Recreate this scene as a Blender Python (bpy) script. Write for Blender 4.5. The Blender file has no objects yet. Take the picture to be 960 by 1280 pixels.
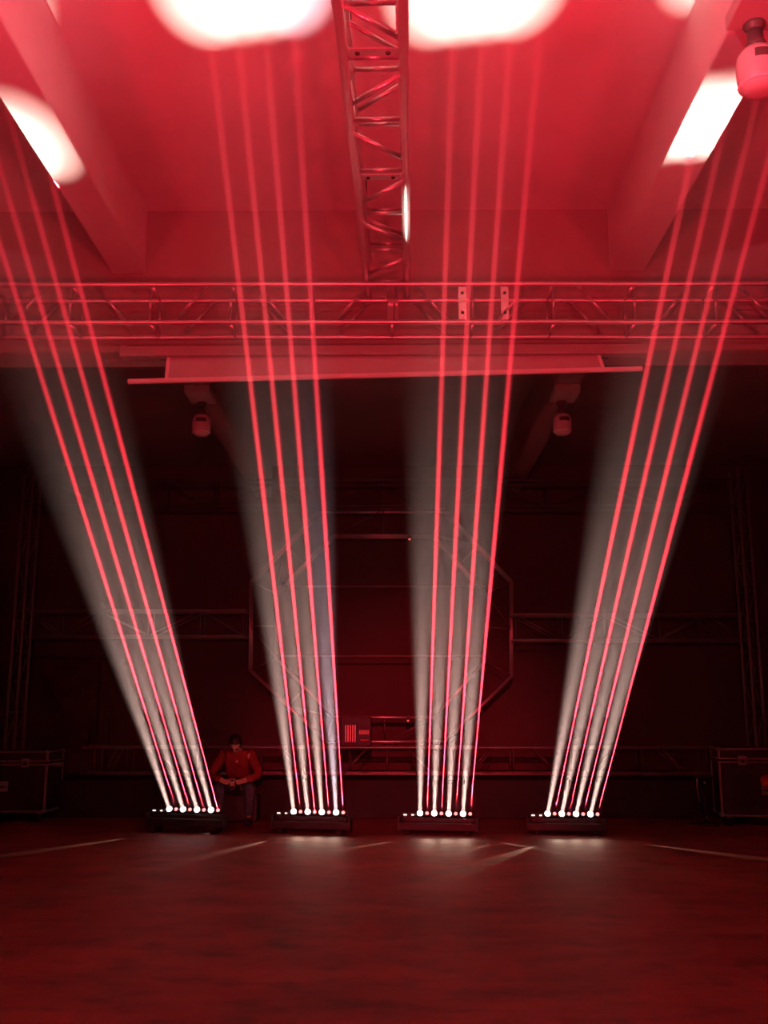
import bpy, bmesh, math, random
from mathutils import Vector, Matrix
random.seed(7)
S = bpy.context.scene
COL = S.collection
PI = math.pi

# ------------------------------------------------------------------ camera
F, W_, H_ = 1250.0, 960.0, 1280.0
CAMZ = 1.5
PITCH = math.atan(250.0 / F)
YAW = math.atan2(12.0, F / math.cos(PITCH))
cd = bpy.data.cameras.new('camera')
cd.sensor_fit = 'VERTICAL'
cd.sensor_height = 24.0
cd.lens = F / H_ * 24.0
cd.clip_end = 200
cam = bpy.data.objects.new('camera', cd)
COL.objects.link(cam)
cam.location = (0, 0, CAMZ)
cam.rotation_euler = (PI / 2 + PITCH, 0, YAW)
S.camera = cam

# ------------------------------------------------------------------ world, exposure
wd = bpy.data.worlds.new('world')
S.world = wd
wd.use_nodes = True
wd.node_tree.nodes['Background'].inputs[0].default_value = (0, 0, 0, 1)
wd.node_tree.nodes['Background'].inputs[1].default_value = 0
S.view_settings.view_transform = 'Standard'
S.view_settings.look = 'None'
S.view_settings.exposure = 0.0
S.view_settings.gamma = 1.0
S.view_settings.use_curve_mapping = False
S.cycles.use_denoising = True
S.cycles.denoising_input_passes = 'RGB_ALBEDO'
S.cycles.max_bounces = 6
S.cycles.diffuse_bounces = 4
S.cycles.glossy_bounces = 3
S.cycles.volume_bounces = 0
S.cycles.transparent_max_bounces = 96
S.cycles.sample_clamp_indirect = 4.0
S.cycles.use_light_tree = True


def ray(x, y):
    r, u = x - W_ / 2, H_ / 2 - y
    v = Vector((r, F * math.cos(PITCH) - u * math.sin(PITCH), F * math.sin(PITCH) + u * math.cos(PITCH)))
    c, s = math.cos(YAW), math.sin(YAW)
    return Vector((c * v.x - s * v.y, s * v.x + c * v.y, v.z))


def at(x, y, Y):
    "point on the plane at depth Y seen at photo pixel x, y"
    r = ray(x, y)
    return Vector((0, 0, CAMZ)) + r * (Y / r.y)


def atz(x, y, z):
    r = ray(x, y)
    return Vector((0, 0, CAMZ)) + r * ((z - CAMZ) / r.z)


def lamp_spot(name, loc, direction, power, color, half_deg, blend, radius=0.01, scale=1.0):
    l = bpy.data.lights.new(name, 'SPOT')
    l.energy = power
    l.color = color
    l.spot_size = max(math.radians(1.0), math.radians(2 * half_deg))
    l.spot_blend = blend
    l.shadow_soft_size = radius
    o = bpy.data.objects.new(name, l)
    COL.objects.link(o)
    o.location = loc
    o.rotation_euler = Vector(direction).to_track_quat('-Z', 'Y').to_euler()
    o.scale = (scale, scale, 1)
    return o


def lamp_beam(name, loc, direction, power, color, half_deg, size):
    "a lens that sends out a narrow beam over its whole face"
    l = bpy.data.lights.new(name, 'AREA')
    l.shape = 'DISK'
    l.size = size
    l.energy = power
    l.color = color
    l.spread = math.radians(2 * half_deg)
    o = bpy.data.objects.new(name, l)
    COL.objects.link(o)
    o.location = loc
    o.rotation_euler = Vector(direction).to_track_quat('-Z', 'Y').to_euler()
    return o


# red wash of the hall: unseen spots added to redden ceiling and stage
WASH = (1.0, 0.026, 0.052)
for wx, wy, wz, tx, ty, tz, pw, hd in ((-4.6, 0.9, 1.3, -4.2, 4.2, 5.88, 650, 46), (4.6, 0.9, 1.3, 4.2, 4.2, 5.88, 700, 46), (-1.9, 0.9, 1.3, 0.5, 2.9, 5.88, 1560, 46), (2.0, 0.9, 1.3, -0.3, 2.9, 5.88, 1700, 46), (0.0, -1.5, 3.2, 0.2, 14.8, 0.9, 5200, 10.5), (0.0, -1.2, 2.0, 0.0, 15.5, 4.3, 850, 24)):
    lamp_spot('added_red_wash', (wx, wy, wz), Vector((tx - wx, ty - wy, tz - wz)), pw, WASH, hd, 1.0, 0.45 if hd > 40 else 0.12)

# unseen pink spots added to brighten the inner faces of the ceiling beams
for tx in (-2.185, 1.905):
    lamp_spot('added_pink_fill', (-0.1, 2.3, 4.75), (tx + 0.1, 2.2, 0.60), 430, (1.0, 0.17, 0.22), 21, 1.0, 0.08)

# ------------------------------------------------------------------ materials
M = {}


def mat(name, color, rough=0.6, metal=0.0, var=0.0, scale=6.0, bump=0.0, stretch=(1, 1, 1), spec=0.5):
    m = bpy.data.materials.new(name)
    m.use_nodes = True
    nt = m.node_tree
    b = nt.nodes['Principled BSDF']
    b.inputs['Base Color'].default_value = (*color, 1)
    b.inputs['Roughness'].default_value = rough
    b.inputs['Metallic'].default_value = metal
    b.inputs['Specular IOR Level'].default_value = spec
    if var or bump:
        tc = nt.nodes.new('ShaderNodeTexCoord')
        mp = nt.nodes.new('ShaderNodeMapping')
        mp.inputs['Scale'].default_value = stretch
        nz = nt.nodes.new('ShaderNodeTexNoise')
        nz.inputs['Scale'].default_value = scale
        nz.inputs['Detail'].default_value = 6
        nz.inputs['Roughness'].default_value = 0.62
        nt.links.new(tc.outputs['Object'], mp.inputs['Vector'])
        nt.links.new(mp.outputs['Vector'], nz.inputs['Vector'])
        if var:
            cr = nt.nodes.new('ShaderNodeValToRGB')
            cr.color_ramp.elements[0].position = 0.32
            cr.color_ramp.elements[1].position = 0.68
            cr.color_ramp.elements[0].color = (*[c * (1 - var) for c in color], 1)
            cr.color_ramp.elements[1].color = (*[min(1, c * (1 + var)) for c in color], 1)
            nt.links.new(nz.outputs['Fac'], cr.inputs['Fac'])
            nt.links.new(cr.outputs['Color'], b.inputs['Base Color'])
        if bump:
            bp = nt.nodes.new('ShaderNodeBump')
            bp.inputs['Strength'].default_value = bump
            bp.inputs['Distance'].default_value = 0.02
            nt.links.new(nz.outputs['Fac'], bp.inputs['Height'])
            nt.links.new(bp.outputs['Normal'], b.inputs['Normal'])
    M[name] = m
    return m


def emit(name, color, strength):
    m = bpy.data.materials.new(name)
    m.use_nodes = True
    nt = m.node_tree
    nt.nodes.clear()
    e = nt.nodes.new('ShaderNodeEmission')
    e.inputs['Color'].default_value = (*color, 1)
    e.inputs['Strength'].default_value = strength
    o = nt.nodes.new('ShaderNodeOutputMaterial')
    nt.links.new(e.outputs[0], o.inputs['Surface'])
    M[name] = m
    return m


def haze(name, density, skin=0.0, layered=None):
    m = bpy.data.materials.new(name)
    m.use_nodes = True
    nt = m.node_tree
    nt.nodes.clear()
    v = nt.nodes.new('ShaderNodeVolumeScatter')
    v.inputs['Color'].default_value = (1, 1, 1, 1)
    v.inputs['Density'].default_value = density
    if layered:                        # haze lies thicker near the floor and thins out towards the ceiling
        tc = nt.nodes.new('ShaderNodeTexCoord')
        sp = nt.nodes.new('ShaderNodeSeparateXYZ')
        mr = nt.nodes.new('ShaderNodeMapRange')
        mr.interpolation_type = 'SMOOTHSTEP'
        mr.inputs['From Min'].default_value = layered[0]
        mr.inputs['From Max'].default_value = layered[1]
        mr.inputs['To Min'].default_value = density
        mr.inputs['To Max'].default_value = density * layered[2]
        nt.links.new(tc.outputs['Object'], sp.inputs[0])
        nt.links.new(sp.outputs['Z'], mr.inputs['Value'])
        nt.links.new(mr.outputs['Result'], v.inputs['Density'])
    o = nt.nodes.new('ShaderNodeOutputMaterial')
    nt.links.new(v.outputs[0], o.inputs['Volume'])
    if skin:
        t = nt.nodes.new('ShaderNodeBsdfTransparent')
        d = nt.nodes.new('ShaderNodeBsdfTranslucent')
        d.inputs['Color'].default_value = (0.8, 0.8, 0.8, 1)
        x = nt.nodes.new('ShaderNodeMixShader')
        x.inputs[0].default_value = skin
        nt.links.new(t.outputs[0], x.inputs[1])
        nt.links.new(d.outputs[0], x.inputs[2])
        nt.links.new(x.outputs[0], o.inputs['Surface'])
    M[name] = m
    return m


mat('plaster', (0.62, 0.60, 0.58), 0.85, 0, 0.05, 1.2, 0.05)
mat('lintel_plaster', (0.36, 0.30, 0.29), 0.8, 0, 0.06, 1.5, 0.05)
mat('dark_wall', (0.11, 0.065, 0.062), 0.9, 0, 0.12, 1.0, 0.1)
mat('shaded_plaster', (0.24, 0.17, 0.16), 0.9, 0, 0.1, 1.0)  # hall plaster with the stage's shade put into the colour
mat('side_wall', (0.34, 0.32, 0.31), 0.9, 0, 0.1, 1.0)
mat('black_stage', (0.014, 0.012, 0.012), 0.75, 0, 0.4, 3.0)
mat('aluminium', (0.76, 0.75, 0.74), 0.30, 0.75, 0.08, 9.0)
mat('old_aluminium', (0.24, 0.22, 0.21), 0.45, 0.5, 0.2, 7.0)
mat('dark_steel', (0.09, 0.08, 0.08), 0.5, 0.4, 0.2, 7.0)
mat('bolt_steel', (0.10, 0.09, 0.09), 0.4, 0.8)
mat('black_metal', (0.018, 0.017, 0.017), 0.5, 0.2, 0.2, 12)
mat('black_laminate', (0.020, 0.018, 0.018), 0.55, 0.0, 0.25, 5)
mat('case_edge', (0.36, 0.33, 0.31), 0.42, 0.6, 0.15, 14)
mat('rubber', (0.012, 0.012, 0.012), 0.8)
mat('screen_fabric', (0.52, 0.50, 0.49), 0.85, 0, 0.04, 3)
mat('screen_bar', (0.80, 0.78, 0.77), 0.5)
mat('casing', (0.40, 0.38, 0.37), 0.6, 0, 0.06, 4)
mat('lamp_white', (0.58, 0.54, 0.52), 0.45)
mat('lamp_dark', (0.10, 0.085, 0.08), 0.5)
mat('lamp_box', (0.42, 0.36, 0.34), 0.6)
mat('cable', (0.05, 0.03, 0.03), 0.6)
mat('skin', (0.55, 0.36, 0.27), 0.55)
mat('red_cloth', (0.20, 0.014, 0.014), 0.85, 0, 0.2, 14)
mat('dark_jeans', (0.05, 0.05, 0.075), 0.85, 0, 0.3, 20)
mat('hair', (0.012, 0.010, 0.010), 0.6)
mat('red_sticker', (0.55, 0.06, 0.03), 0.6)
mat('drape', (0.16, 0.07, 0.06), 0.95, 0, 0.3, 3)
mat('glass_dark', (0.03, 0.03, 0.035), 0.15)
emit('white_beam_lens', (1.0, 0.95, 0.9), 7)
emit('red_laser_lens', (1.0, 0.12, 0.115), 5.5)
emit('status_white', (1.0, 0.88, 0.78), 1.6)
emit('red_led', (1.0, 0.07, 0.05), 1.4)
emit('red_digit', (1.0, 0.04, 0.04), 0.75)
haze('laser_haze', 0.10, 0.003, (4.2, 5.9, 0.25))
haze('low_haze', 0.072)
haze('shaft_haze', 0.072, 0.0, (1.6, 4.8, 0.08))

for k in ('low_haze', 'shaft_haze', 'laser_haze'):
    M[k].cycles.volume_sampling = 'EQUIANGULAR'

# floor: worn dark stained boards, stains with their own shape
def floor_material():
    m = mat('stage_floor', (0.17, 0.115, 0.10), 0.42)
    nt = m.node_tree
    b = nt.nodes['Principled BSDF']
    tc = nt.nodes.new('ShaderNodeTexCoord')
    mp = nt.nodes.new('ShaderNodeMapping')
    mp.inputs['Scale'].default_value = (0.55, 1.0, 1)
    n1 = nt.nodes.new('ShaderNodeTexNoise')
    n1.inputs['Scale'].default_value = 1.5
    n1.inputs['Detail'].default_value = 9
    n1.inputs['Roughness'].default_value = 0.66
    n2 = nt.nodes.new('ShaderNodeTexNoise')
    n2.inputs['Scale'].default_value = 4.2
    n2.inputs['Detail'].default_value = 7
    n2.inputs['Roughness'].default_value = 0.7
    c1 = nt.nodes.new('ShaderNodeValToRGB')
    c1.color_ramp.elements[0].position = 0.33
    c1.color_ramp.elements[0].color = (0.125, 0.022, 0.017, 1)
    c1.color_ramp.elements[1].position = 0.62
    c1.color_ramp.elements[1].color = (0.25, 0.052, 0.040, 1)
    c2 = nt.nodes.new('ShaderNodeValToRGB')
    c2.color_ramp.elements[0].position = 0.34
    c2.color_ramp.elements[0].color = (0.38, 0.38, 0.38, 1)
    c2.color_ramp.elements[1].position = 0.52
    c2.color_ramp.elements[1].color = (1, 1, 1, 1)
    mx = nt.nodes.new('ShaderNodeMix')
    mx.data_type = 'RGBA'
    mx.blend_type = 'MULTIPLY'
    mx.inputs['Factor'].default_value = 1.0
    L = nt.links.new
    L(tc.outputs['Object'], mp.inputs['Vector'])
    L(mp.outputs['Vector'], n1.inputs['Vector'])
    L(mp.outputs['Vector'], n2.inputs['Vector'])
    L(n1.outputs['Fac'], c1.inputs['Fac'])
    L(n2.outputs['Fac'], c2.inputs['Fac'])
    L(c1.outputs['Color'], mx.inputs[6])
    L(c2.outputs['Color'], mx.inputs[7])
    L(mx.outputs[2], b.inputs['Base Color'])
    rr = nt.nodes.new('ShaderNodeMapRange')
    rr.inputs['To Min'].default_value = 0.50
    rr.inputs['To Max'].default_value = 0.75
    L(n2.outputs['Fac'], rr.inputs['Value'])
    L(rr.outputs['Result'], b.inputs['Roughness'])
    bp = nt.nodes.new('ShaderNodeBump')
    bp.inputs['Strength'].default_value = 0.25
    bp.inputs['Distance'].default_value = 0.008
    L(n2.outputs['Fac'], bp.inputs['Height'])
    L(bp.outputs['Normal'], b.inputs['Normal'])


floor_material()

# ------------------------------------------------------------------ mesh helpers


def obj(name, bm, m, parent=None, smooth=False):
    me = bpy.data.meshes.new(name)
    bmesh.ops.recalc_face_normals(bm, faces=bm.faces)
    bm.to_mesh(me)
    bm.free()
    if smooth:
        for p in me.polygons:
            p.use_smooth = True
    me.materials.append(M[m])
    o = bpy.data.objects.new(name, me)
    COL.objects.link(o)
    if parent:
        o.parent = parent
    return o


def inst(name, mesh, parent=None, mw=None):
    o = bpy.data.objects.new(name, mesh)
    COL.objects.link(o)
    if parent:
        o.parent = parent
    if mw is not None:
        o.matrix_local = mw
    return o


def tag(o, label=None, cat=None, group=None, kind=None):
    for k, v in (('label', label), ('category', cat), ('group', group), ('kind', kind)):
        if v:
            o[k] = v
    return o


def thing(name, label, cat, loc=(0, 0, 0), rz=0.0, group=None):
    o = bpy.data.objects.new(name, None)
    COL.objects.link(o)
    o.empty_display_size = 0.1
    o.location = loc
    o.rotation_euler = (0, 0, rz)
    return tag(o, label, cat, group)


def box(bm, x0, x1, y0, y1, z0, z1, bevel=0.0):
    g = bmesh.ops.create_cube(bm, size=1.0, matrix=Matrix.Translation(((x0 + x1) / 2, (y0 + y1) / 2, (z0 + z1) / 2)) @ Matrix.Diagonal((x1 - x0, y1 - y0, z1 - z0, 1)))
    if bevel:
        es = {e for v in g['verts'] for e in v.link_edges}
        bmesh.ops.bevel(bm, geom=list(es), offset=bevel, segments=2, affect='EDGES', profile=0.6)
    return g['verts']


def bx(x0, x1, y0, y1, z0, z1, bevel=0.0):
    bm = bmesh.new()
    box(bm, x0, x1, y0, y1, z0, z1, bevel)
    return bm


def lathe(prof, seg=20, bm=None, mw=None):
    "closed turned body from (radius, z) pairs"
    bm = bm or bmesh.new()
    rings = []
    for r, z in prof:
        ring = []
        for i in range(seg):
            a = 2 * PI * i / seg
            v = Vector((max(r, 1e-4) * math.cos(a), max(r, 1e-4) * math.sin(a), z))
            ring.append(bm.verts.new(mw @ v if mw else v))
        rings.append(ring)
    for a, b in zip(rings, rings[1:]):
        for i in range(seg):
            bm.faces.new((a[i], a[(i + 1) % seg], b[(i + 1) % seg], b[i]))
    bm.faces.new(rings[0][::-1])
    bm.faces.new(rings[-1])
    return bm


def tube(pts, r, seg=8, bm=None):
    bm = bm or bmesh.new()
    pts = [Vector(p) for p in pts]
    rings = []
    for i, p in enumerate(pts):
        d = (pts[min(i + 1, len(pts) - 1)] - pts[max(i - 1, 0)]).normalized()
        a = d.orthogonal().normalized() if i == 0 else (rings_a - d * rings_a.dot(d)).normalized()
        rings_a = a
        b = d.cross(a)
        rings.append([bm.verts.new(p + (a * math.cos(2 * PI * k / seg) + b * math.sin(2 * PI * k / seg)) * r) for k in range(seg)])
    for u, v in zip(rings, rings[1:]):
        for k in range(seg):
            bm.faces.new((u[k], u[(k + 1) % seg], v[(k + 1) % seg], v[k]))
    bm.faces.new(rings[0][::-1])
    bm.faces.new(rings[-1])
    return bm


_bars = {}


def bar_mesh(r, m, seg=10):
    k = (r, m, seg)
    if k not in _bars:
        bm = bmesh.new()
        bmesh.ops.create_cone(bm, cap_ends=True, segments=seg, radius1=r, radius2=r, depth=1.0, matrix=Matrix.Translation((0, 0, 0.5)))
        for f in bm.faces:
            f.smooth = len(f.verts) == 4
        me = bpy.data.meshes.new('round_bar')
        bm.to_mesh(me)
        bm.free()
        me.materials.append(M[m])
        _bars[k] = me
    return _bars[k]


def bar(name, a, b, r, m, parent=None, seg=10):
    "round bar from a to b as its own object, sharing mesh data"
    a, b = Vector(a), Vector(b)
    d = b - a
    mw = Matrix.Translation(a) @ d.to_track_quat('Z', 'Y').to_matrix().to_4x4() @ Matrix.Diagonal((1, 1, d.length, 1))
    return inst(name, bar_mesh(r, m, seg), parent, mw)


def structure(name, bm, m):
    return tag(obj(name, bm, m), kind='structure')


# ------------------------------------------------------------------ the setting
CEIL, SOFF, LINT = 5.88, 5.29, 8.20
XL, XR, YB, YF = -7.2, 7.2, 17.6, -5.0
structure('floor', bx(XL, XR, YF, YB, -0.1, 0.0), 'stage_floor')
structure('ceiling', bx(XL, XR, YF, LINT, CEIL, CEIL + 0.15), 'plaster')
structure('ceiling_stage', bx(XL, XR, LINT, YB, CEIL, CEIL + 0.15), 'shaded_plaster')
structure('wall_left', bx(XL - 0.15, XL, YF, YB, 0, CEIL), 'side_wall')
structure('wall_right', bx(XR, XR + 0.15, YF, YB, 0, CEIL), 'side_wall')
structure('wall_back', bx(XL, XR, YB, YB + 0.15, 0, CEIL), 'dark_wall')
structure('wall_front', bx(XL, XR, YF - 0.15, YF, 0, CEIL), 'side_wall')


def ceiling_beam(name, x0, x1, y0, y1, m):
    bm = bx(x0, x1, y0, y1, SOFF, CEIL)
    es = [e for e in bm.edges if all(abs(v.co.z - SOFF) < 1e-5 for v in e.verts)]
    bmesh.ops.bevel(bm, geom=es, offset=0.006, segments=2, affect='EDGES')
    return structure(name, bm, m)


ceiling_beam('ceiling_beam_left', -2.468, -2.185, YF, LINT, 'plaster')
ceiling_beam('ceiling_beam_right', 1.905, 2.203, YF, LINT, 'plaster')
ceiling_beam('ceiling_beam_left_stage', -2.468, -2.185, LINT + 0.35, YB, 'shaded_plaster')
ceiling_beam('ceiling_beam_right_stage', 1.905, 2.203, LINT + 0.35, YB, 'shaded_plaster')
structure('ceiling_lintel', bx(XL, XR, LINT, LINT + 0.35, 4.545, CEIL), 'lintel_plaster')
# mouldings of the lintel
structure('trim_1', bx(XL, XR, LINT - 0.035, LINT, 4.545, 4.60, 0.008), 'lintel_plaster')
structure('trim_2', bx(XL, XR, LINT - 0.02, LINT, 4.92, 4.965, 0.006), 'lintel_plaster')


# ------------------------------------------------------------------ trusses
def box_truss(name, label, cat, A, B, w, h, nodes, diag=0.5, m='aluminium', rc=0.025, rb=0.011, up=(0, 0, 1), group=None,
              faces=('front', 'rear', 'top', 'bottom'), flip=0, full=False, rungs=True, flat_braces=True):
    """A..B is the axis of the bottom front chord; w goes back, h goes up; nodes: distances from A where the posts stand."""
    A, B = Vector(A), Vector(B)
    ax = (B - A).normalized()
    L = (B - A).length
    up = Vector(up)
    up = (up - ax * up.dot(ax)).normalized()
    bk = up.cross(ax).normalized()
    root = thing(name, label, cat, A, 0, group)
    def P(s, b, u):
        return ax * s + bk * (b * w) + up * (u * h)
    for b in (0, 1):
        for u in (0, 1):
            bar('chord', P(0, b, u), P(L, b, u), rc, m, root, 12)
    gap = rc * 0.7
    for i, s in enumerate(nodes):
        for b in (0, 1):
            if ('front', 'rear')[b] in faces:
                bar('post', P(s, b, 0) + up * gap, P(s, b, 1) - up * gap, rb, m, root)
        if rungs:
            for u in (0, 1):
                if ('bottom', 'top')[u] in faces:
                    bar('rung', P(s, 0, u) + bk * gap, P(s, 1, u) - bk * gap, rb, m, root)
    for i, (s, t) in enumerate(zip(nodes, nodes[1:])):
        mid, half = (s + t) / 2, (t - s) / 2 * (0.94 if full else diag)
        sg = 1 if (i + flip) % 2 else -1
        g = gap / max(h, 1e-3)
        for b in (0, 1):
            if ('front', 'rear')[b] in faces:
                bar('brace', P(mid - sg * half, b, g), P(mid + sg * half, b, 1 - g), rb, m, root)
        g2 = gap / max(w, 1e-3)
        for u in (0, 1):
            if ('bottom', 'top')[u] in faces and rungs and flat_braces:
                bar('brace', P(mid - sg * half * (1 if u == 0 else -1), g2, u), P(mid + sg * half * (1 if u == 0 else -1), 1 - g2, u), rb, m, root)
    return root, P, up, bk, ax


def gusset(root, P, up, bk, ax, s, face, w, h, m='aluminium'):
    "flat coupling plate with two bolts on the front (face 'front') or underside (face 'bottom')"
    pl = None
    if face == 'front':
        c, along = P(s, 0, 0.5), up
        n = -bk
        ln = h * 0.86
    else:
        c, along = P(s, 0.5, 0), bk
        n = -up
        ln = w * 0.84
    rot = Matrix((ax, along, n)).transposed().to_4x4()
    bm = bmesh.new()
    box(bm, -0.033, 0.033, -ln / 2, ln / 2, -0.004, 0.004, 0.002)
    pl = obj('coupling_plate', bm, m, root)
    pl.matrix_local = Matrix.Translation(c) @ rot
    for sgn in (-1, 1):
        bb = bmesh.new()
        lathe([(0.013, 0.004), (0.013, 0.012), (0.008, 0.016)], 8, bb)
        q = obj('bolt', bb, 'bolt_steel', pl)
        q.location = (0, sgn * ln * 0.30, 0)
    return pl


# transverse truss in front of the lintel (posts measured every 0.66 m)
TY, TZ, TH, TW = 7.78, 4.655, 0.335, 0.34
xs = [-0.008 + 0.668 * k for k in range(-8, 9)]
tA, tB = Vector((xs[0] - 0.15, TY, TZ + 0.012)), Vector((xs[-1] + 0.15, TY, TZ - 0.018))
tr, tP, tu, tb, ta = box_truss('lighting_truss', 'aluminium box truss spanning the hall in front of the lintel', 'truss', tA, tB, TW, TH,
                               [x - tA.x for x in xs], 0.40, flip=0, rc=0.021, rb=0.0125, flat_braces=False)
for gx in (0.575, 0.925):
    gusset(tr, tP, tu, tb, ta, gx - tA.x, 'front', TW, TH)
for gx in (-0.03, 0.03):   # doubled joint posts with end plates
    bar('joint_post', tP(gx - tA.x, 0, 0.08), tP(gx - tA.x, 0, 0.92), 0.016, 'aluminium', tr)

# central truss running along the hall ceiling, resting on the transverse truss
cA, cB = Vector((-0.318, 2.6, 5.035)), Vector((-0.208, 8.16, 5.035))
CW, CH = 0.333, 0.34
ss = [1.72 + 0.585 * k for k in range(-2, 7)]
cx = (cB - cA).normalized()
box_truss_c = box_truss('lighting_truss', 'aluminium truss running along the ceiling towards the stage', 'truss', cA + Vector((CW, 0, 0)), cB + Vector((CW, 0, 0)), CW, CH,
                        ss, 0.46, flip=0, rc=0.031, rb=0.0145)
ctr, cP, cu, cb, ca = box_truss_c
gusset(ctr, cP, cu, cb, ca, 2.26, 'bottom', CW, CH)
gusset(ctr, cP, cu, cb, ca, 2.26 + 1.30, 'bottom', CW, CH)
for s in (0.55, 2.9, 5.0):
    for k in (0, 1):
        bar('hanger_rod', cP(s, k, 1), cP(s, k, 1) + Vector((0, 0, CEIL - 5.035 - CH)), 0.006, 'bolt_steel', ctr, 6)

# ------------------------------------------------------------------ projection screen under the lintel
SY = 8.09
scr = thing('projection_screen', 'wide roll down projection screen almost fully rolled up under the lintel', 'screen', (-0.08, SY, 4.31))
base = Vector((-0.08, SY, 4.31))
def loc(v): return Vector(v) - base
l0, l1 = at(160, 477, SY), at(803, 461, SY)
cz0, cz1 = at(155, 447, SY), at(806, 444, SY)
def slab(p0, p1, q0, q1, y0, y1):
    "thin upright slab with bottom edge p0-p1 and top edge q0-q1"
    bm = bmesh.new()
    vs = []
    for y in (y0, y1):
        for p in (p0, p1, q1, q0):
            vs.append(bm.verts.new((p.x - base.x, y, p.z - base.z)))
    a, b = vs[:4], vs[4:]
    bm.faces.new(a)
    bm.faces.new(b[::-1])
    for i in range(4):
        bm.faces.new((a[i], a[(i + 1) % 4], b[(i + 1) % 4], b[i]))
    return bm
obj('casing', slab(cz0, cz1, cz0 + Vector((0, 0, 0.085)), cz1 + Vector((0, 0, 0.085)), -0.045, 0.05), 'casing', scr)
for p, sx in ((cz0, -1), (cz1, 1)):
    obj('end_cap', bx(p.x - base.x - 0.025, p.x - base.x + 0.025, -0.055, 0.06, p.z - base.z - 0.008, p.z - base.z + 0.098, 0.008), 'casing', scr)
f0, f1 = at(206, 474, SY), at(757, 463, SY)
g0, g1 = at(209, 446, SY), at(750, 444, SY)
obj('screen_cloth', slab(f0, f1, g0, g1, -0.004, 0.004), 'screen_fabric', scr)
# slanted side tapes of the cloth
obj('edge_tape', slab(f0, f0 + Vector((0.028, 0, 0)), g0, g0 + Vector((0.028, 0, 0)), -0.009, -0.0045), 'screen_bar', scr)
obj('edge_tape', slab(f1 - Vector((0.028, 0, 0)), f1, g1 - Vector((0.028, 0, 0)), g1, -0.009, -0.0045), 'screen_bar', scr)
dv = l1 - l0
bmw = Matrix.Translation(l0 - base) @ dv.to_track_quat('X', 'Z').to_matrix().to_4x4()
q = obj('bottom_bar', bx(0, dv.length, -0.018, 0.018, -0.019, 0.019, 0.006), 'screen_bar', scr)
q.matrix_local = bmw
for kx in (-1.9, -0.6, 0.7, 1.9):
    obj('wall_bracket', bx(kx - 0.03, kx + 0.03, 0.045, 0.11, 0.17, 0.24), 'lamp_dark', scr)


# ------------------------------------------------------------------ hanging lamps under the ceiling beams
def hanging_lamp(loc, label, tilt, box_x=(-0.14, 0.16)):
    t = thing('hanging_lamp', label, 'lamp', loc, 0, 'lamps under the ceiling beams')
    obj('mounting_box', bx(box_x[0], box_x[1], -0.42, 0.05, -0.085, 0.0, 0.006), 'lamp_box', t)
    obj('canopy', lathe([(0.060, -0.085), (0.058, -0.10), (0.045, -0.12), (0.04, -0.13)], 20), 'lamp_dark', t, True)
    obj('neck', lathe([(0.042, -0.12), (0.043, -0.19), (0.052, -0.20), (0.056, -0.215), (0.052, -0.232), (0.040, -0.25)], 16), 'lamp_dark', t, True)
    hd = obj('lamp_head', lathe([(0.045, -0.242), (0.078, -0.25), (0.106, -0.29), (0.115, -0.34), (0.113, -0.41), (0.104, -0.46), (0.080, -0.492), (0.045, -0.505)], 28), 'lamp_white', t, True)
    bm = bmesh.new()
    bm2 = lathe([(0.119, -0.35), (0.114, -0.30)], 28)
    bmesh.ops.delete(bm2, geom=[v for v in bm2.verts if not (-2.2 < math.atan2(v.co.y, v.co.x) < -0.75)], context='VERTS')
    bmesh.ops.solidify(bm2, geom=bm2.faces[:], thickness=0.006)
    bm.free()
    obj('vent_slot', bm2, 'lamp_dark', hd)
    obj('rim', lathe([(0.100, -0.468), (0.110, -0.464), (0.112, -0.458), (0.102, -0.455)], 28), 'screen_bar', hd, True)
    return t


near = atz(943, 34, SOFF - 0.10)
hanging_lamp((near.x, near.y, SOFF), 'pale rounded hanging lamp close up at the top right corner', 0)
fl = at(247, 490, 11.4)
hanging_lamp((-2.33, 11.7, SOFF), 'dim hanging lamp under the stage beam, behind the screen bar at left', 0)
hanging_lamp((2.05, 11.7, SOFF), 'dim hanging lamp under the stage beam, behind the screen bar at right', 0)

# ------------------------------------------------------------------ light bars with their beams
BARS = [  # first and last lens pixel, vanishing point of the lasers, aim pixel / height of the white shafts
    dict(x0=211.5, y0=1011.0, x1=272.5, y1=1012.6, vp=(560, 2100), aim=(-8, 184), half=2.4, az=SOFF, lz=0.288, word='leftmost'),
    dict(x0=367.0, y0=1014.2, x1=429.0, y1=1015.5, vp=(491, 1998), aim=(301, -16), az=CEIL, lz=0.268, word='second from left'),
    dict(x0=525.0, y0=1016.2, x1=587.8, y1=1017.2, vp=(501, 1995), aim=(594, -12), az=CEIL, lz=0.257, word='third from left'),
    dict(x0=684.5, y0=1016.8, x1=747.0, y1=1017.6, vp=(483, 2029), aim=(902, 152), az=SOFF, lz=0.253, word='rightmost'),
]
LENSZ = 0.262
WARM = (1.0, 0.65, 0.56)
WHITE_HALF = 2.1
WHITE_P = 4.8
LASER_P = 2.0e6
NEAR = 2.0            # up to here the white cones stand apart
W0 = 0.026
ordinal = ['first', 'second', 'third', 'fourth']
fan = ['leftmost fan', 'second fan from left', 'third fan from left', 'rightmost fan']


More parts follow.
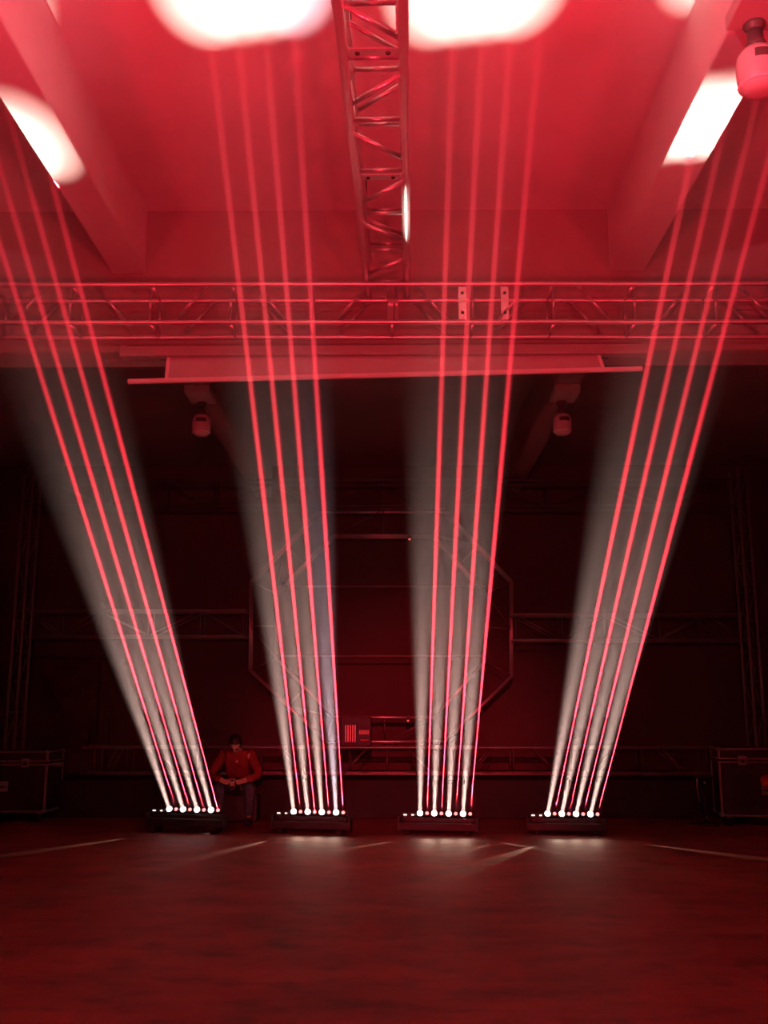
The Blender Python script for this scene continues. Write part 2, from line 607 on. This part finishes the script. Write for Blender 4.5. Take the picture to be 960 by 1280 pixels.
def frustum(p0, p1, r0, r1, seg=12, bm=None):
    bm = bm or bmesh.new()
    d = (p1 - p0).normalized()
    a = d.orthogonal().normalized()
    b = d.cross(a)
    rings = []
    for p, r in ((p0, r0), (p1, r1)):
        rings.append([bm.verts.new(p + (a * math.cos(2 * PI * k / seg) + b * math.sin(2 * PI * k / seg)) * r) for k in range(seg)])
    for k in range(seg):
        bm.faces.new((rings[0][k], rings[0][(k + 1) % seg], rings[1][(k + 1) % seg], rings[1][k]))
    bm.faces.new(rings[0][::-1])
    bm.faces.new(rings[1])
    return bm


for bi, B in enumerate(BARS):
    lz = B['lz']
    up_ = lz - LENSZ
    a, b = atz(B['x0'], B['y0'], lz), atz(B['x1'], B['y1'], lz)
    u = (b - a)
    pitch = u.length / 7
    u.normalize()
    rz = math.atan2(u.y, u.x)
    org = a + u * (pitch * 3.0)
    t = thing('light_bar', 'black %s laser light bar on the dark floor, lenses lit white and red' % B['word'], 'light bar', (org.x, org.y, 0), rz, 'laser light bars along the floor')
    x0, x1 = -pitch * 5.9, pitch * 5.0
    obj('housing', bx(x0, x1, -0.075, 0.075, 0.055 + up_, 0.150 + up_, 0.010), 'black_metal', t)
    obj('head_rail', bx(x0 + 0.05, x1 - 0.05, -0.030, 0.065, 0.150 + up_, 0.205 + up_, 0.012), 'black_metal', t)
    for ex in (x0, x1):
        obj('end_cap', bx(ex - 0.012, ex + 0.012, -0.085, 0.085, 0.045 + up_, 0.215 + up_, 0.006), 'black_laminate', t)
    for fx in (x0 + 0.12, x1 - 0.12):
        obj('foot', bx(fx - 0.03, fx + 0.03, -0.11, 0.11, 0.0, 0.055 + up_, 0.006), 'rubber', t)
    for k in range(2):
        lx = (-3.0 - 2 * (1 - k * 0.5) - (0 if k else 0.05)) * pitch
        obj('status_light', bx(lx - (0.022, 0.016)[k], lx + (0.022, 0.016)[k], -0.026, -0.020, 0.232 + up_, 0.248 + up_, 0.003), 'status_white', t)
    obj('status_panel', bx(-5.5 * pitch, -3.6 * pitch, -0.020, 0.02, 0.200 + up_, 0.262 + up_, 0.004), 'black_metal', t)
    dred = -ray(*B['vp'])
    dred.normalize()
    cen = a + u * (pitch * 3.0)
    dwh = (atz(B['aim'][0], B['aim'][1], B['az']) - cen).normalized()
    local = Matrix.Rotation(-rz, 4, 'Z')
    hullv = []
    half = B.get('half', WHITE_HALF)
    cones = bmesh.new()
    for k in range(8):
        white = k % 2 == 0
        p = a + u * (pitch * k)
        d = dwh if white else dred
        rl = 0.036 if white else 0.020
        dl = (local @ d)
        q = dl.to_track_quat('Z', 'Y').to_matrix().to_4x4()
        pl = local @ (p - Vector((org.x, org.y, 0)))
        head = obj('beam_head', lathe([(rl * 1.2, -0.075), (rl * 1.45, -0.05), (rl * 1.45, -0.012), (rl * 1.2, -0.006)], 16), 'black_metal', t, False)
        head.matrix_local = Matrix.Translation(pl) @ q
        ln = obj('white_lens' if white else 'laser_lens', lathe([(rl, -0.008), (rl, 0.0), (rl * 0.8, rl * 0.35), (rl * 0.4, rl * 0.55)], 16), 'white_beam_lens' if white else 'red_laser_lens', head, True)
        src = p + d * (0.05 if white else 0.022)
        if white:
            lamp_beam('white_beam_lamp', src, d, WHITE_P, WARM if bi != 1 or k < 6 else (0.90, 0.66, 0.72), half, 0.046)
            tg = math.tan(math.radians(half + 0.1))
            e1 = d.orthogonal().normalized()
            e2 = d.cross(e1)
            zmid, zend = src.z + NEAR * d.z, B['az'] - 0.02
            lo, hi = [], []
            for j in range(16):
                w = e1 * math.cos(2 * PI * j / 16) + e2 * math.sin(2 * PI * j / 16)
                q0 = src + d * 0.004 + w * W0
                dd = d + w * tg
                lo.append(cones.verts.new(q0))
                hi.append(cones.verts.new(q0 + dd * ((zmid - q0.z) / dd.z)))
                hullv.append(q0 + dd * ((zmid + 0.0003 - q0.z) / dd.z))
                hullv.append(q0 + dd * ((zend - q0.z) / dd.z))
            for j in range(16):
                cones.faces.new((lo[j], lo[(j + 1) % 16], hi[(j + 1) % 16], hi[j]))
            cones.faces.new(lo[::-1])
            cones.faces.new(hi)
        else:
            lamp_spot('red_laser_lamp', src, d, LASER_P, (1.0, 0.028, 0.050), 0.5, 0.35, 0.003, scale=0.60)
            ts = (SOFF - p.z) / d.z
            e = p + d * ts
            if not (-2.468 < e.x < -2.185 or 1.905 < e.x < 2.203):
                e = p + d * ((CEIL - p.z) / d.z)
            e = e - d * 0.03
            tag(obj('laser_beam', frustum(p + d * 0.024, e, 0.004, 0.026), 'laser_haze'),
                'thin red laser beam, %s from left in the %s' % (ordinal[k // 2], fan[bi]), 'laser beam', 'red laser beams', 'thing')
    bm = bmesh.new()
    for v in hullv:
        bm.verts.new(v)
    r = bmesh.ops.convex_hull(bm, input=bm.verts[:])
    dead = [g for g in r['geom_interior'] + r['geom_unused'] if isinstance(g, bmesh.types.BMVert)]
    bmesh.ops.delete(bm, geom=list(set(dead)), context='VERTS')
    tmp = bpy.data.meshes.new('cones')
    cones.to_mesh(tmp)
    cones.free()
    for f_ in bm.faces:
        f_.material_index = 1
    bm.from_mesh(tmp)
    bpy.data.meshes.remove(tmp)
    sh_ = obj('light_shaft', bm, 'low_haze')       # the lowest two metres are evenly thick
    sh_.data.materials.append(M['shaft_haze'])
    tag(sh_, 'soft grey white shaft of lit haze behind the red lines of the %s' % fan[bi], 'haze', 'white light shafts', 'stuff')

# stray light leaking from the bars onto the floor in front
for (px, py, ex, ey, pw) in ((262, 1043, 350, 1088, 26), (205, 1041, 60, 1062, 22), (285, 1042, 420, 1052, 10), (430, 1043, 500, 1066, 26), (362, 1044, 290, 1062, 18),
                             (585, 1046, 690, 1064, 24), (528, 1046, 440, 1060, 16), (695, 1048, 580, 1088, 30), (748, 1048, 955, 1074, 30), (640, 1048, 560, 1070, 8)):
    p, e = atz(px, py, 0.0), atz(ex, ey, 0.0)
    d = (e - p).normalized()
    src = Vector((p.x, p.y, 0.07))
    lamp_spot('stray_light', src, e - src, pw * 9, (1.0, 0.72, 0.5), 4.0, 0.8, 0.004)
for B in BARS:
    p = atz((B['x0'] + B['x1']) / 2, (B['y0'] + B['y1']) / 2, LENSZ)
    for dx in (-0.22, 0.0, 0.22):
        lamp_spot('stray_light', (p.x + dx, p.y - 0.20, 0.16), (dx * 0.8, -1, -0.30), 2.4, (1.0, 0.72, 0.5), 50, 1.0, 0.06)

# ------------------------------------------------------------------ stage gear behind
structure('floor_riser', bx(-5.2, 5.2, 15.0, YB, 0.0, 0.53, 0.01), 'black_stage')
GY = 15.25
ga, gb = at(100, 967, GY), at(905, 968, GY)
gx = [at(x, 967, GY).x - ga.x for x in (117, 158, 240, 322, 404, 484, 565, 642, 722, 803, 884)]
box_truss('floor_truss', 'low aluminium truss lying along the stage edge behind the light bars', 'truss', ga, gb, 0.38, at(480, 935, GY).z - at(480, 968, GY).z,
          gx, 0.36, 'old_aluminium', 0.020, 0.009, faces=('front', 'rear', 'bottom'), flip=1)
# goal post frame: two towers, two middle trusses, one high truss
HY = 15.75
def back_truss(name, label, xa, ya, xb, yb, hpx, posts, m='old_aluminium', group=None):
    A, B_ = at(xa, ya, HY), at(xb, yb, HY)
    h = at(xa, ya - hpx, HY).z - A.z
    return box_truss(name, label, 'truss', A, B_, 0.36, h, [at(x, ya, HY).x - A.x for x in posts], 0.4, m, 0.022, 0.010, faces=('front', 'rear'), rungs=False, full=True)
back_truss('stage_truss', 'dim stage truss at the left, at mid height, joining tower and octagon', 29, 795, 306, 795, 32, (31, 72, 120, 185, 250, 304))
back_truss('stage_truss', 'dim stage truss at the right, at mid height, joining tower and octagon', 642, 800, 935, 800, 32, (645, 703, 762, 825, 885, 933))
back_truss('stage_truss', 'dim high stage truss across the back above the octagon', 29, 632, 935, 632, 32, (60, 130, 203, 266, 335, 405, 475, 545, 615, 685, 755, 830, 900), 'dark_steel')
def tower(name, label, px, ptop):
    A = at(px, 1000, HY); A.z = 0.53
    T = at(px, ptop, HY); T.x = A.x
    zs = [0.05 + 0.46 * k for k in range(20) if 0.05 + 0.46 * k < T.z - A.z]
    return box_truss(name, label, 'truss', A + Vector((-0.07, 0, 0)), T + Vector((-0.07, 0, 0)), 0.36, 0.14, zs, 0.4, 'old_aluminium', 0.022, 0.009, up=(1, 0, 0), faces=('front', 'rear'), rungs=False, full=True)
tower('truss_tower', 'dim upright truss tower at the left edge of the stage', 18, 600)
tower('truss_tower', 'dim upright truss tower at the right edge of the stage', 946, 590)

# octagon frame
OY = 16.2
outer = [(408, 927), (312, 838), (313, 727), (402, 637), (556, 637), (640, 727), (640, 845), (556, 927)]
inner = [(417, 896), (345, 823), (345, 742), (417, 669), (542, 669), (607, 742), (607, 826), (543, 897)]
oc = at(478, 780, OY)
octo = thing('octagon_frame', 'large octagonal truss frame standing behind the middle light bars', 'frame', oc)
for ring in (outer, inner):
    pts = [at(x, y, OY) - oc for x, y in ring]
    for dy in (0, 0.22):
        for p, q in zip(pts, pts[1:] + pts[:1]):
            off = Vector((0, dy, 0))
            bar('chord', p + off, q + off, 0.020, 'aluminium', octo)
for (a_, b_) in zip(outer, inner):
    bar('strut', at(*a_, OY) - oc, at(*b_, OY) - oc, 0.010, 'old_aluminium', octo)
for i in range(8):
    o0, o1, i0, i1 = outer[i], outer[(i + 1) % 8], inner[i], inner[(i + 1) % 8]
    m1 = ((o0[0] + o1[0]) / 2, (o0[1] + o1[1]) / 2)
    m0 = ((i0[0] + i1[0]) / 2, (i0[1] + i1[1]) / 2)
    bar('strut', at(*m1, OY) - oc, at(*m0, OY) - oc, 0.010, 'old_aluminium', octo)
    bar('brace', at(*i0, OY) - oc, at(*m1, OY) - oc, 0.009, 'old_aluminium', octo)
for y in (733, 820):
    bar('cross_bar', at(345, y, OY) - oc, at(607, y, OY) - oc, 0.012, 'old_aluminium', octo)
for x in (400, 556):   # legs down to the riser
    p = at(x, 927, OY)
    bar('leg', p - oc, Vector((p.x, p.y, 0.53)) - oc, 0.022, 'old_aluminium', octo)

# control rack with red display, on the truss
RY = 15.44
r0, r1 = at(426, 934, RY), at(464, 896, RY)
rack = thing('control_unit', 'small dark control unit with a red display on the floor truss', 'electronics', (r0.x, RY, r0.z))
rw, rh = r1.x - r0.x, r1.z - r0.z
obj('body', bx(0, rw, -0.10, 0.20, 0.02, rh, 0.01), 'black_laminate', rack)
for k in range(5):
    obj('vent_slat', bx(0.07 + k * 0.035, 0.085 + k * 0.035, -0.112, -0.10, 0.08, rh - 0.12), 'case_edge', rack)
dsp = obj('display', bx(rw * 0.60, rw * 0.95, -0.112, -0.10, rh * 0.40, rh * 0.58), 'glass_dark', rack)
for k in range(4):
    xx = rw * 0.62 + k * rw * 0.083
    bm = bmesh.new()
    for (x_0, x_1, z_0, z_1) in ((0, 0.024, 0, 0.005), (0, 0.024, 0.024, 0.029), (0, 0.024, 0.048, 0.053), (0, 0.005, 0, 0.053), (0.019, 0.024, 0, 0.053)):
        box(bm, xx + x_0, xx + x_1, -0.116, -0.112, rh * 0.435 + z_0, rh * 0.435 + z_1)
    obj('digit', bm, 'red_digit', dsp)
obj('button_row', bx(rw * 0.66, rw * 0.92, -0.115, -0.10, rh * 0.22, rh * 0.26), 'red_sticker', rack)
for fx in (0.04, rw - 0.04):
    obj('foot', bx(fx - 0.02, fx + 0.02, -0.08, 0.18, 0.0, 0.02), 'rubber', rack)
p = at(512, 674, OY - 0.04)
led = thing('indicator_light', 'tiny red indicator light high inside the octagon frame', 'light', p)
obj('lens', lathe([(0.018, -0.012), (0.02, 0.0), (0.012, 0.012)], 10), 'red_led', led)
obj('bracket', bx(-0.03, 0.03, 0.0, 0.05, -0.01, 0.06), 'black_metal', led)
p = at(510, 901, OY - 0.04)
led = thing('indicator_light', 'tiny red indicator light low in the octagon frame, right of the control unit', 'light', p)
obj('lens', lathe([(0.014, -0.012), (0.016, 0.0), (0.01, 0.012)], 10), 'red_led', led)
obj('bracket', bx(-0.03, 0.03, 0.0, 0.05, -0.01, 0.06), 'black_metal', led)

# cables drooping over the floor truss
for n_, (px, py) in enumerate(((436, 938), (514, 940))):
    p = at(px, py, GY - 0.04)
    pts = [p + Vector((0.03 * math.sin(k * 0.5) + 0.012 * k * (-1 if n_ == 0 else 1) * (k > 3), 0, -0.055 * k * (1 if k < 7 else 0.97))) for k in range(8)]
    tag(obj('hanging_cable', tube(pts, 0.011), 'cable', None, True),
        ('dark cable hanging over the floor truss below the control unit', 'dark cable hanging over the floor truss right of the control unit')[n_], 'cable')

# faint cloth hanging behind the left tower
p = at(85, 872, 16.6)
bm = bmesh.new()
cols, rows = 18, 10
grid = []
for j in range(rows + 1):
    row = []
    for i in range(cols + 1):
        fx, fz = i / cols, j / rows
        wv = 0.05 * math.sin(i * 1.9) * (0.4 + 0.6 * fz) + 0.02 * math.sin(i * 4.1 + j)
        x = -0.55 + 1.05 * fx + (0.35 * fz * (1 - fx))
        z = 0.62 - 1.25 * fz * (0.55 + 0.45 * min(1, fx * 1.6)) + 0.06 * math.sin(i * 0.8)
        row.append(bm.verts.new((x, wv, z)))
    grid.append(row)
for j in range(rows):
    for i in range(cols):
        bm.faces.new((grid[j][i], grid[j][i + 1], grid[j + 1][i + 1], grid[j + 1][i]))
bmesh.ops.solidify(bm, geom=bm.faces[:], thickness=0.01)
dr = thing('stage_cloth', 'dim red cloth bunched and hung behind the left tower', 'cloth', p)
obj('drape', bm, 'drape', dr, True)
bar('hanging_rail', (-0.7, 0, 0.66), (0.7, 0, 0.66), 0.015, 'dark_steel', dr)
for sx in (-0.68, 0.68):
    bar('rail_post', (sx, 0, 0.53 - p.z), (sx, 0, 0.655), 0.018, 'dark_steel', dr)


# ------------------------------------------------------------------ flight cases
def flight_case(label, loc, rz, w, d, h, lid, extras=None):
    t = thing('flight_case', label, 'case', loc, rz, 'flight cases')
    z0 = 0.13
    obj('body', bx(0.01, w - 0.01, 0.01, d - 0.01, z0, h - lid - 0.012), 'black_laminate', t)
    ld = obj('lid', bx(0.01, w - 0.01, 0.01, d - 0.01, h - lid + 0.012, h), 'black_laminate', t)
    e = 0.022
    for (x, y) in ((0, 0), (w, 0), (0, d), (w, d)):
        sx, sy = (1 if x == 0 else -1), (1 if y == 0 else -1)
        bm = bx(min(x, x + sx * e * 1.3), max(x, x + sx * e * 1.3), min(y, y + sy * e * 1.3), max(y, y + sy * e * 1.3), z0, h - lid - 0.012, 0.003)
        obj('corner_rail', bm, 'case_edge', t)
        obj('lid_corner_rail', bx(min(x, x + sx * e * 1.3), max(x, x + sx * e * 1.3), min(y, y + sy * e * 1.3), max(y, y + sy * e * 1.3), h - lid + 0.012, h, 0.003), 'case_edge', ld)
        for z in (z0 + 0.02, h - 0.012):
            bm = bmesh.new()
            bmesh.ops.create_icosphere(bm, subdivisions=2, radius=0.034, matrix=Matrix.Translation((x + sx * 0.014, y + sy * 0.014, z)))
            obj('ball_corner', bm, 'case_edge', t, True)
        obj('caster', lathe([(0.052, -0.02), (0.055, -0.015), (0.055, 0.015), (0.052, 0.02)], 18, None, Matrix.Translation((x + sx * 0.12, y + sy * 0.12, 0.055)) @ Matrix.Rotation(PI / 2, 4, 'Y')), 'rubber', t, False)
        obj('caster_fork', bx(x + sx * 0.12 - 0.03, x + sx * 0.12 + 0.03, y + sy * 0.12 - 0.03, y + sy * 0.12 + 0.03, 0.085, z0), 'case_edge', t)
    for (zz0, zz1) in ((z0, z0 + e), (h - lid - 0.012 - e, h - lid - 0.012), (h - lid + 0.012, h - lid + 0.012 + e), (h - e, h)):
        obj('edge_rail', bx(0, w, -0.004, e, zz0, zz1, 0.002), 'case_edge', t)
        obj('edge_rail', bx(0, w, d - e, d + 0.004, zz0, zz1, 0.002), 'case_edge', t)
        obj('edge_rail', bx(-0.004, e, 0, d, zz0, zz1, 0.002), 'case_edge', t)
        obj('edge_rail', bx(w - e, w + 0.004, 0, d, zz0, zz1, 0.002), 'case_edge', t)
    for lx in (w * 0.25, w * 0.75):
        lt = obj('latch', bx(lx - 0.055, lx + 0.055, -0.012, 0.004, h - lid - 0.06, h - lid + 0.06, 0.004), 'case_edge', t)
        obj('latch_wing', bx(lx - 0.025, lx + 0.025, -0.022, -0.012, h - lid - 0.03, h - lid + 0.01, 0.003), 'bolt_steel', lt)
    hd = obj('handle_dish', bx(w * 0.5 - 0.09, w * 0.5 + 0.09, -0.008, 0.004, z0 + 0.28, z0 + 0.42, 0.004), 'case_edge', t)
    obj('handle', bx(w * 0.5 - 0.06, w * 0.5 + 0.06, -0.022, -0.008, z0 + 0.335, z0 + 0.355, 0.004), 'rubber', hd)
    return t


c = at(55, 1026, 14.4)
lc = flight_case('black flight case with dull metal edges at the left edge, on casters', (c.x - 1.25, 14.4, 0), 0.0, 1.25, 0.7, at(55, 939, 14.4).z, 0.16)
obj('side_handle', bx(1.254, 1.37, 0.15, 0.28, 0.74, 0.79, 0.01), 'case_edge', lc)
c = atz(903, 1033, 0)
rc_ = flight_case('black flight case at the right edge, turned slightly, with a red sticker', (c.x, c.y, 0), math.radians(-9), 1.25, 0.7, 1.02, 0.16)
obj('sticker', lathe([(0.075, -0.003), (0.075, 0.003)], 20, None, Matrix.Translation((0.60, -0.006, 0.60)) @ Matrix.Rotation(PI / 2, 4, 'X')), 'red_sticker', rc_)
# slim stand beside the right case
c = at(883, 1030, 14.1)
st = thing('equipment_stand', 'slim dark stand just left of the right flight case', 'stand', (c.x, 14.1, 0))
bar('pole', (0, 0, 0.03), (0, 0, 0.62), 0.026, 'black_metal', st)
obj('base_plate', bx(-0.16, 0.14, -0.14, 0.14, 0, 0.03, 0.006), 'black_metal', st)
obj('top_plate', bx(-0.13, 0.13, -0.12, 0.12, 0.62, 0.65, 0.006), 'black_metal', st)
obj('side_rail', tube([(-0.12, -0.1, 0.63), (-0.13, -0.11, 0.5), (-0.10, -0.1, 0.32)], 0.008), 'case_edge', st)
for z in (0.10, 0.56):
    obj('bolt_cap', lathe([(0.014, 0), (0.016, 0.01), (0.008, 0.018)], 10, None, Matrix.Translation((0.0, -0.024, z)) @ Matrix.Rotation(PI / 2, 4, 'X')), 'lamp_white', st)


# ------------------------------------------------------------------ the person sitting behind the bars
def skinned(name, nodes, edges, m, parent, sub=1, root=0):
    me = bpy.data.meshes.new(name)
    keys = list(nodes)
    me.from_pydata([nodes[k][0] for k in keys], [(keys.index(a_), keys.index(b_)) for a_, b_ in edges], [])
    me.materials.append(M[m])
    o = bpy.data.objects.new(name, me)
    COL.objects.link(o)
    if parent:
        o.parent = parent
    sk = o.modifiers.new('skin', 'SKIN')
    sk.use_smooth_shade = True
    layer = me.skin_vertices[0] if me.skin_vertices else None
    if layer is None:
        bpy.context.view_layer.objects.active = o
        bpy.ops.mesh.customdata_skin_add()
        layer = me.skin_vertices[0]
    for i, k in enumerate(keys):
        r_ = nodes[k][1]
        layer.data[i].radius = (r_, r_) if not isinstance(r_, tuple) else r_
        layer.data[i].use_root = i == root
    if sub:
        sb = o.modifiers.new('sub', 'SUBSURF')
        sb.levels = sb.render_levels = sub
    return o


PY = 14.35
pc = at(298, 1000, PY)
per = thing('person', 'dim person in red top sitting bent forward, forearms on knees, beside leftmost light bar', 'person', (pc.x, PY, 0))
torso = {'hip': ((0, 0.05, 0.52), (0.16, 0.12)), 'waist': ((0, -0.03, 0.66), (0.145, 0.105)), 'chest': ((0, -0.16, 0.84), (0.165, 0.115)), 'nb': ((0, -0.24, 0.97), 0.075)}
arms = {}
aedges = []
for s, n in ((-1, 'a'), (1, 'b')):
    arms['sh' + n] = ((s * 0.19, -0.20, 0.93), 0.07)
    arms['el' + n] = ((s * 0.33, -0.33, 0.66), 0.05)
    arms['wr' + n] = ((s * 0.12, -0.52, 0.585), 0.034)
    aedges += [('chest', 'sh' + n), ('sh' + n, 'el' + n), ('el' + n, 'wr' + n)]
body_nodes = {k: (v[0], tuple(x * 0.72 for x in v[1]) if isinstance(v[1], tuple) else v[1]) for k, v in torso.items()}
HEAD = Matrix.Translation((0, -0.28, 1.0)) @ Matrix.Rotation(math.radians(38), 4, 'X') @ Matrix.Translation((0, 0.28, -1.0))   # head bowed
def hd_(x, y, z): return tuple(HEAD @ Vector((x, y, z)))
body_nodes.update({'nk': ((0, -0.28, 1.02), 0.056), 'jaw': (hd_(0, -0.335, 1.07), (0.062, 0.068)), 'face': (hd_(0, -0.345, 1.12), (0.072, 0.088)), 'crown': (hd_(0, -0.335, 1.19), (0.068, 0.082))})
body_nodes.update(arms)
for s, n in ((-1, 'a'), (1, 'b')):
    body_nodes['hd' + n] = ((s * 0.045, -0.57, 0.575), (0.036, 0.022))
    body_nodes['kn' + n] = ((s * 0.21, -0.42, 0.50), 0.068)
    body_nodes['an' + n] = ((s * 0.20, -0.36, 0.09), 0.042)
    body_nodes['th' + n] = ((s * 0.11, -0.02, 0.50), 0.09)
be = [('hip', 'waist'), ('waist', 'chest'), ('chest', 'nb'), ('nb', 'nk'), ('nk', 'jaw'), ('jaw', 'face'), ('face', 'crown')] + aedges
for n in 'ab':
    be += [('wr' + n, 'hd' + n), ('hip', 'th' + n), ('th' + n, 'kn' + n), ('kn' + n, 'an' + n)]
body = skinned('body', body_nodes, be, 'skin', per)
# fingers: separate short chains rooted in each palm, curled
for s in (-1, 1):
    for f_ in range(5):
        if f_ < 4:
            bx_, bz_ = s * (0.040 - 0.018 * f_ * 0.3), 0.597 - 0.016 * f_
            ln_ = (0.030, 0.034, 0.031, 0.024)[f_]
            pts = {'a': ((bx_, -0.585, bz_), 0.009), 'b': ((bx_ - s * 0.02, -0.595 - ln_ * 0.4, bz_ - 0.004), 0.0085), 'c': ((bx_ - s * 0.045, -0.590 - ln_ * 0.2, bz_ - 0.012), 0.008), 'd': ((bx_ - s * 0.058, -0.575, bz_ - 0.018), 0.0065)}
        else:
            pts = {'a': ((s * 0.055, -0.575, 0.598), 0.010), 'b': ((s * 0.035, -0.60, 0.618), 0.0095), 'c': ((s * 0.012, -0.60, 0.622), 0.008), 'd': ((s * 0.0, -0.595, 0.622), 0.0065)}
        skinned('thumb' if f_ == 4 else 'finger', pts, [('a', 'b'), ('b', 'c'), ('c', 'd')], 'skin', body, 1)
# face details
for s in (-1, 1):
    bm = bmesh.new()
    bmesh.ops.create_icosphere(bm, subdivisions=2, radius=0.012, matrix=HEAD @ Matrix.Translation((s * 0.030, -0.424, 1.118)))
    obj('eye', bm, 'glass_dark', body, True)
    bm = bmesh.new()
    bmesh.ops.create_icosphere(bm, subdivisions=2, radius=1, matrix=HEAD @ Matrix.Translation((s * 0.078, -0.33, 1.11)) @ Matrix.Diagonal((0.010, 0.018, 0.030, 1)))
    obj('ear', bm, 'skin', body, True)
bm = bmesh.new()
bmesh.ops.create_icosphere(bm, subdivisions=2, radius=1, matrix=HEAD @ Matrix.Translation((0, -0.435, 1.092)) @ Matrix.Diagonal((0.013, 0.020, 0.024, 1)))
obj('nose', bm, 'skin', body, True)
bm = bmesh.new()
bmesh.ops.create_icosphere(bm, subdivisions=2, radius=1, matrix=HEAD @ Matrix.Translation((0, -0.408, 1.055)) @ Matrix.Diagonal((0.024, 0.008, 0.007, 1)))
obj('mouth', bm, 'red_cloth', body, True)
bm = bmesh.new()
bmesh.ops.create_icosphere(bm, subdivisions=3, radius=1, matrix=HEAD @ Matrix.Translation((0, -0.318, 1.165)) @ Matrix.Diagonal((0.098, 0.108, 0.100, 1)))
inv = HEAD.inverted()
bmesh.ops.delete(bm, geom=[v for v in bm.verts for c_ in (inv @ v.co,) if c_.y < -0.375 and c_.z < 1.165 or c_.z < 1.085], context='VERTS')
bmesh.ops.solidify(bm, geom=bm.faces[:], thickness=0.012)
obj('hair', bm, 'hair', per, True)
sh_n = {k: (v[0], tuple(x * 1.25 for x in v[1]) if isinstance(v[1], tuple) else v[1] * 1.25) for k, v in {**torso, **arms}.items()}
sh_n['nb'] = ((0, -0.235, 0.955), 0.085)
for s, n in ((-1, 'a'), (1, 'b')):
    sh_n['wr' + n] = ((s * 0.15, -0.495, 0.593), 0.045)
skinned('red_top', sh_n, [('hip', 'waist'), ('waist', 'chest'), ('chest', 'nb')] + aedges, 'red_cloth', per)
tn = {'hip': ((0, 0.06, 0.50), (0.175, 0.125))}
te = []
for s, n in ((-1, 'a'), (1, 'b')):
    tn['th' + n] = ((s * 0.12, -0.03, 0.50), 0.10)
    tn['kn' + n] = ((s * 0.21, -0.42, 0.50), 0.080)
    tn['an' + n] = ((s * 0.20, -0.36, 0.11), 0.062)
    te += [('hip', 'th' + n), ('th' + n, 'kn' + n), ('kn' + n, 'an' + n)]
skinned('trousers', tn, te, 'dark_jeans', per)
for s in (-1, 1):
    bm = bmesh.new()
    bmesh.ops.create_uvsphere(bm, u_segments=14, v_segments=8, radius=1, matrix=Matrix.Translation((s * 0.205, -0.41, 0.045)) @ Matrix.Diagonal((0.05, 0.135, 0.055, 1)))
    for v in bm.verts:
        v.co.z = max(v.co.z, 0.0)
    obj('shoe', bm, 'rubber', per, True)
box_seat = thing('low_case', 'low black case that the seated person sits on', 'case', (pc.x, PY + 0.12, 0))
obj('body', bx(-0.26, 0.26, -0.16, 0.22, 0.03, 0.37, 0.01), 'black_laminate', box_seat)
for sx in (-0.22, 0.22):
    obj('foot', bx(sx - 0.03, sx + 0.03, -0.12, 0.18, 0, 0.03), 'rubber', box_seat)
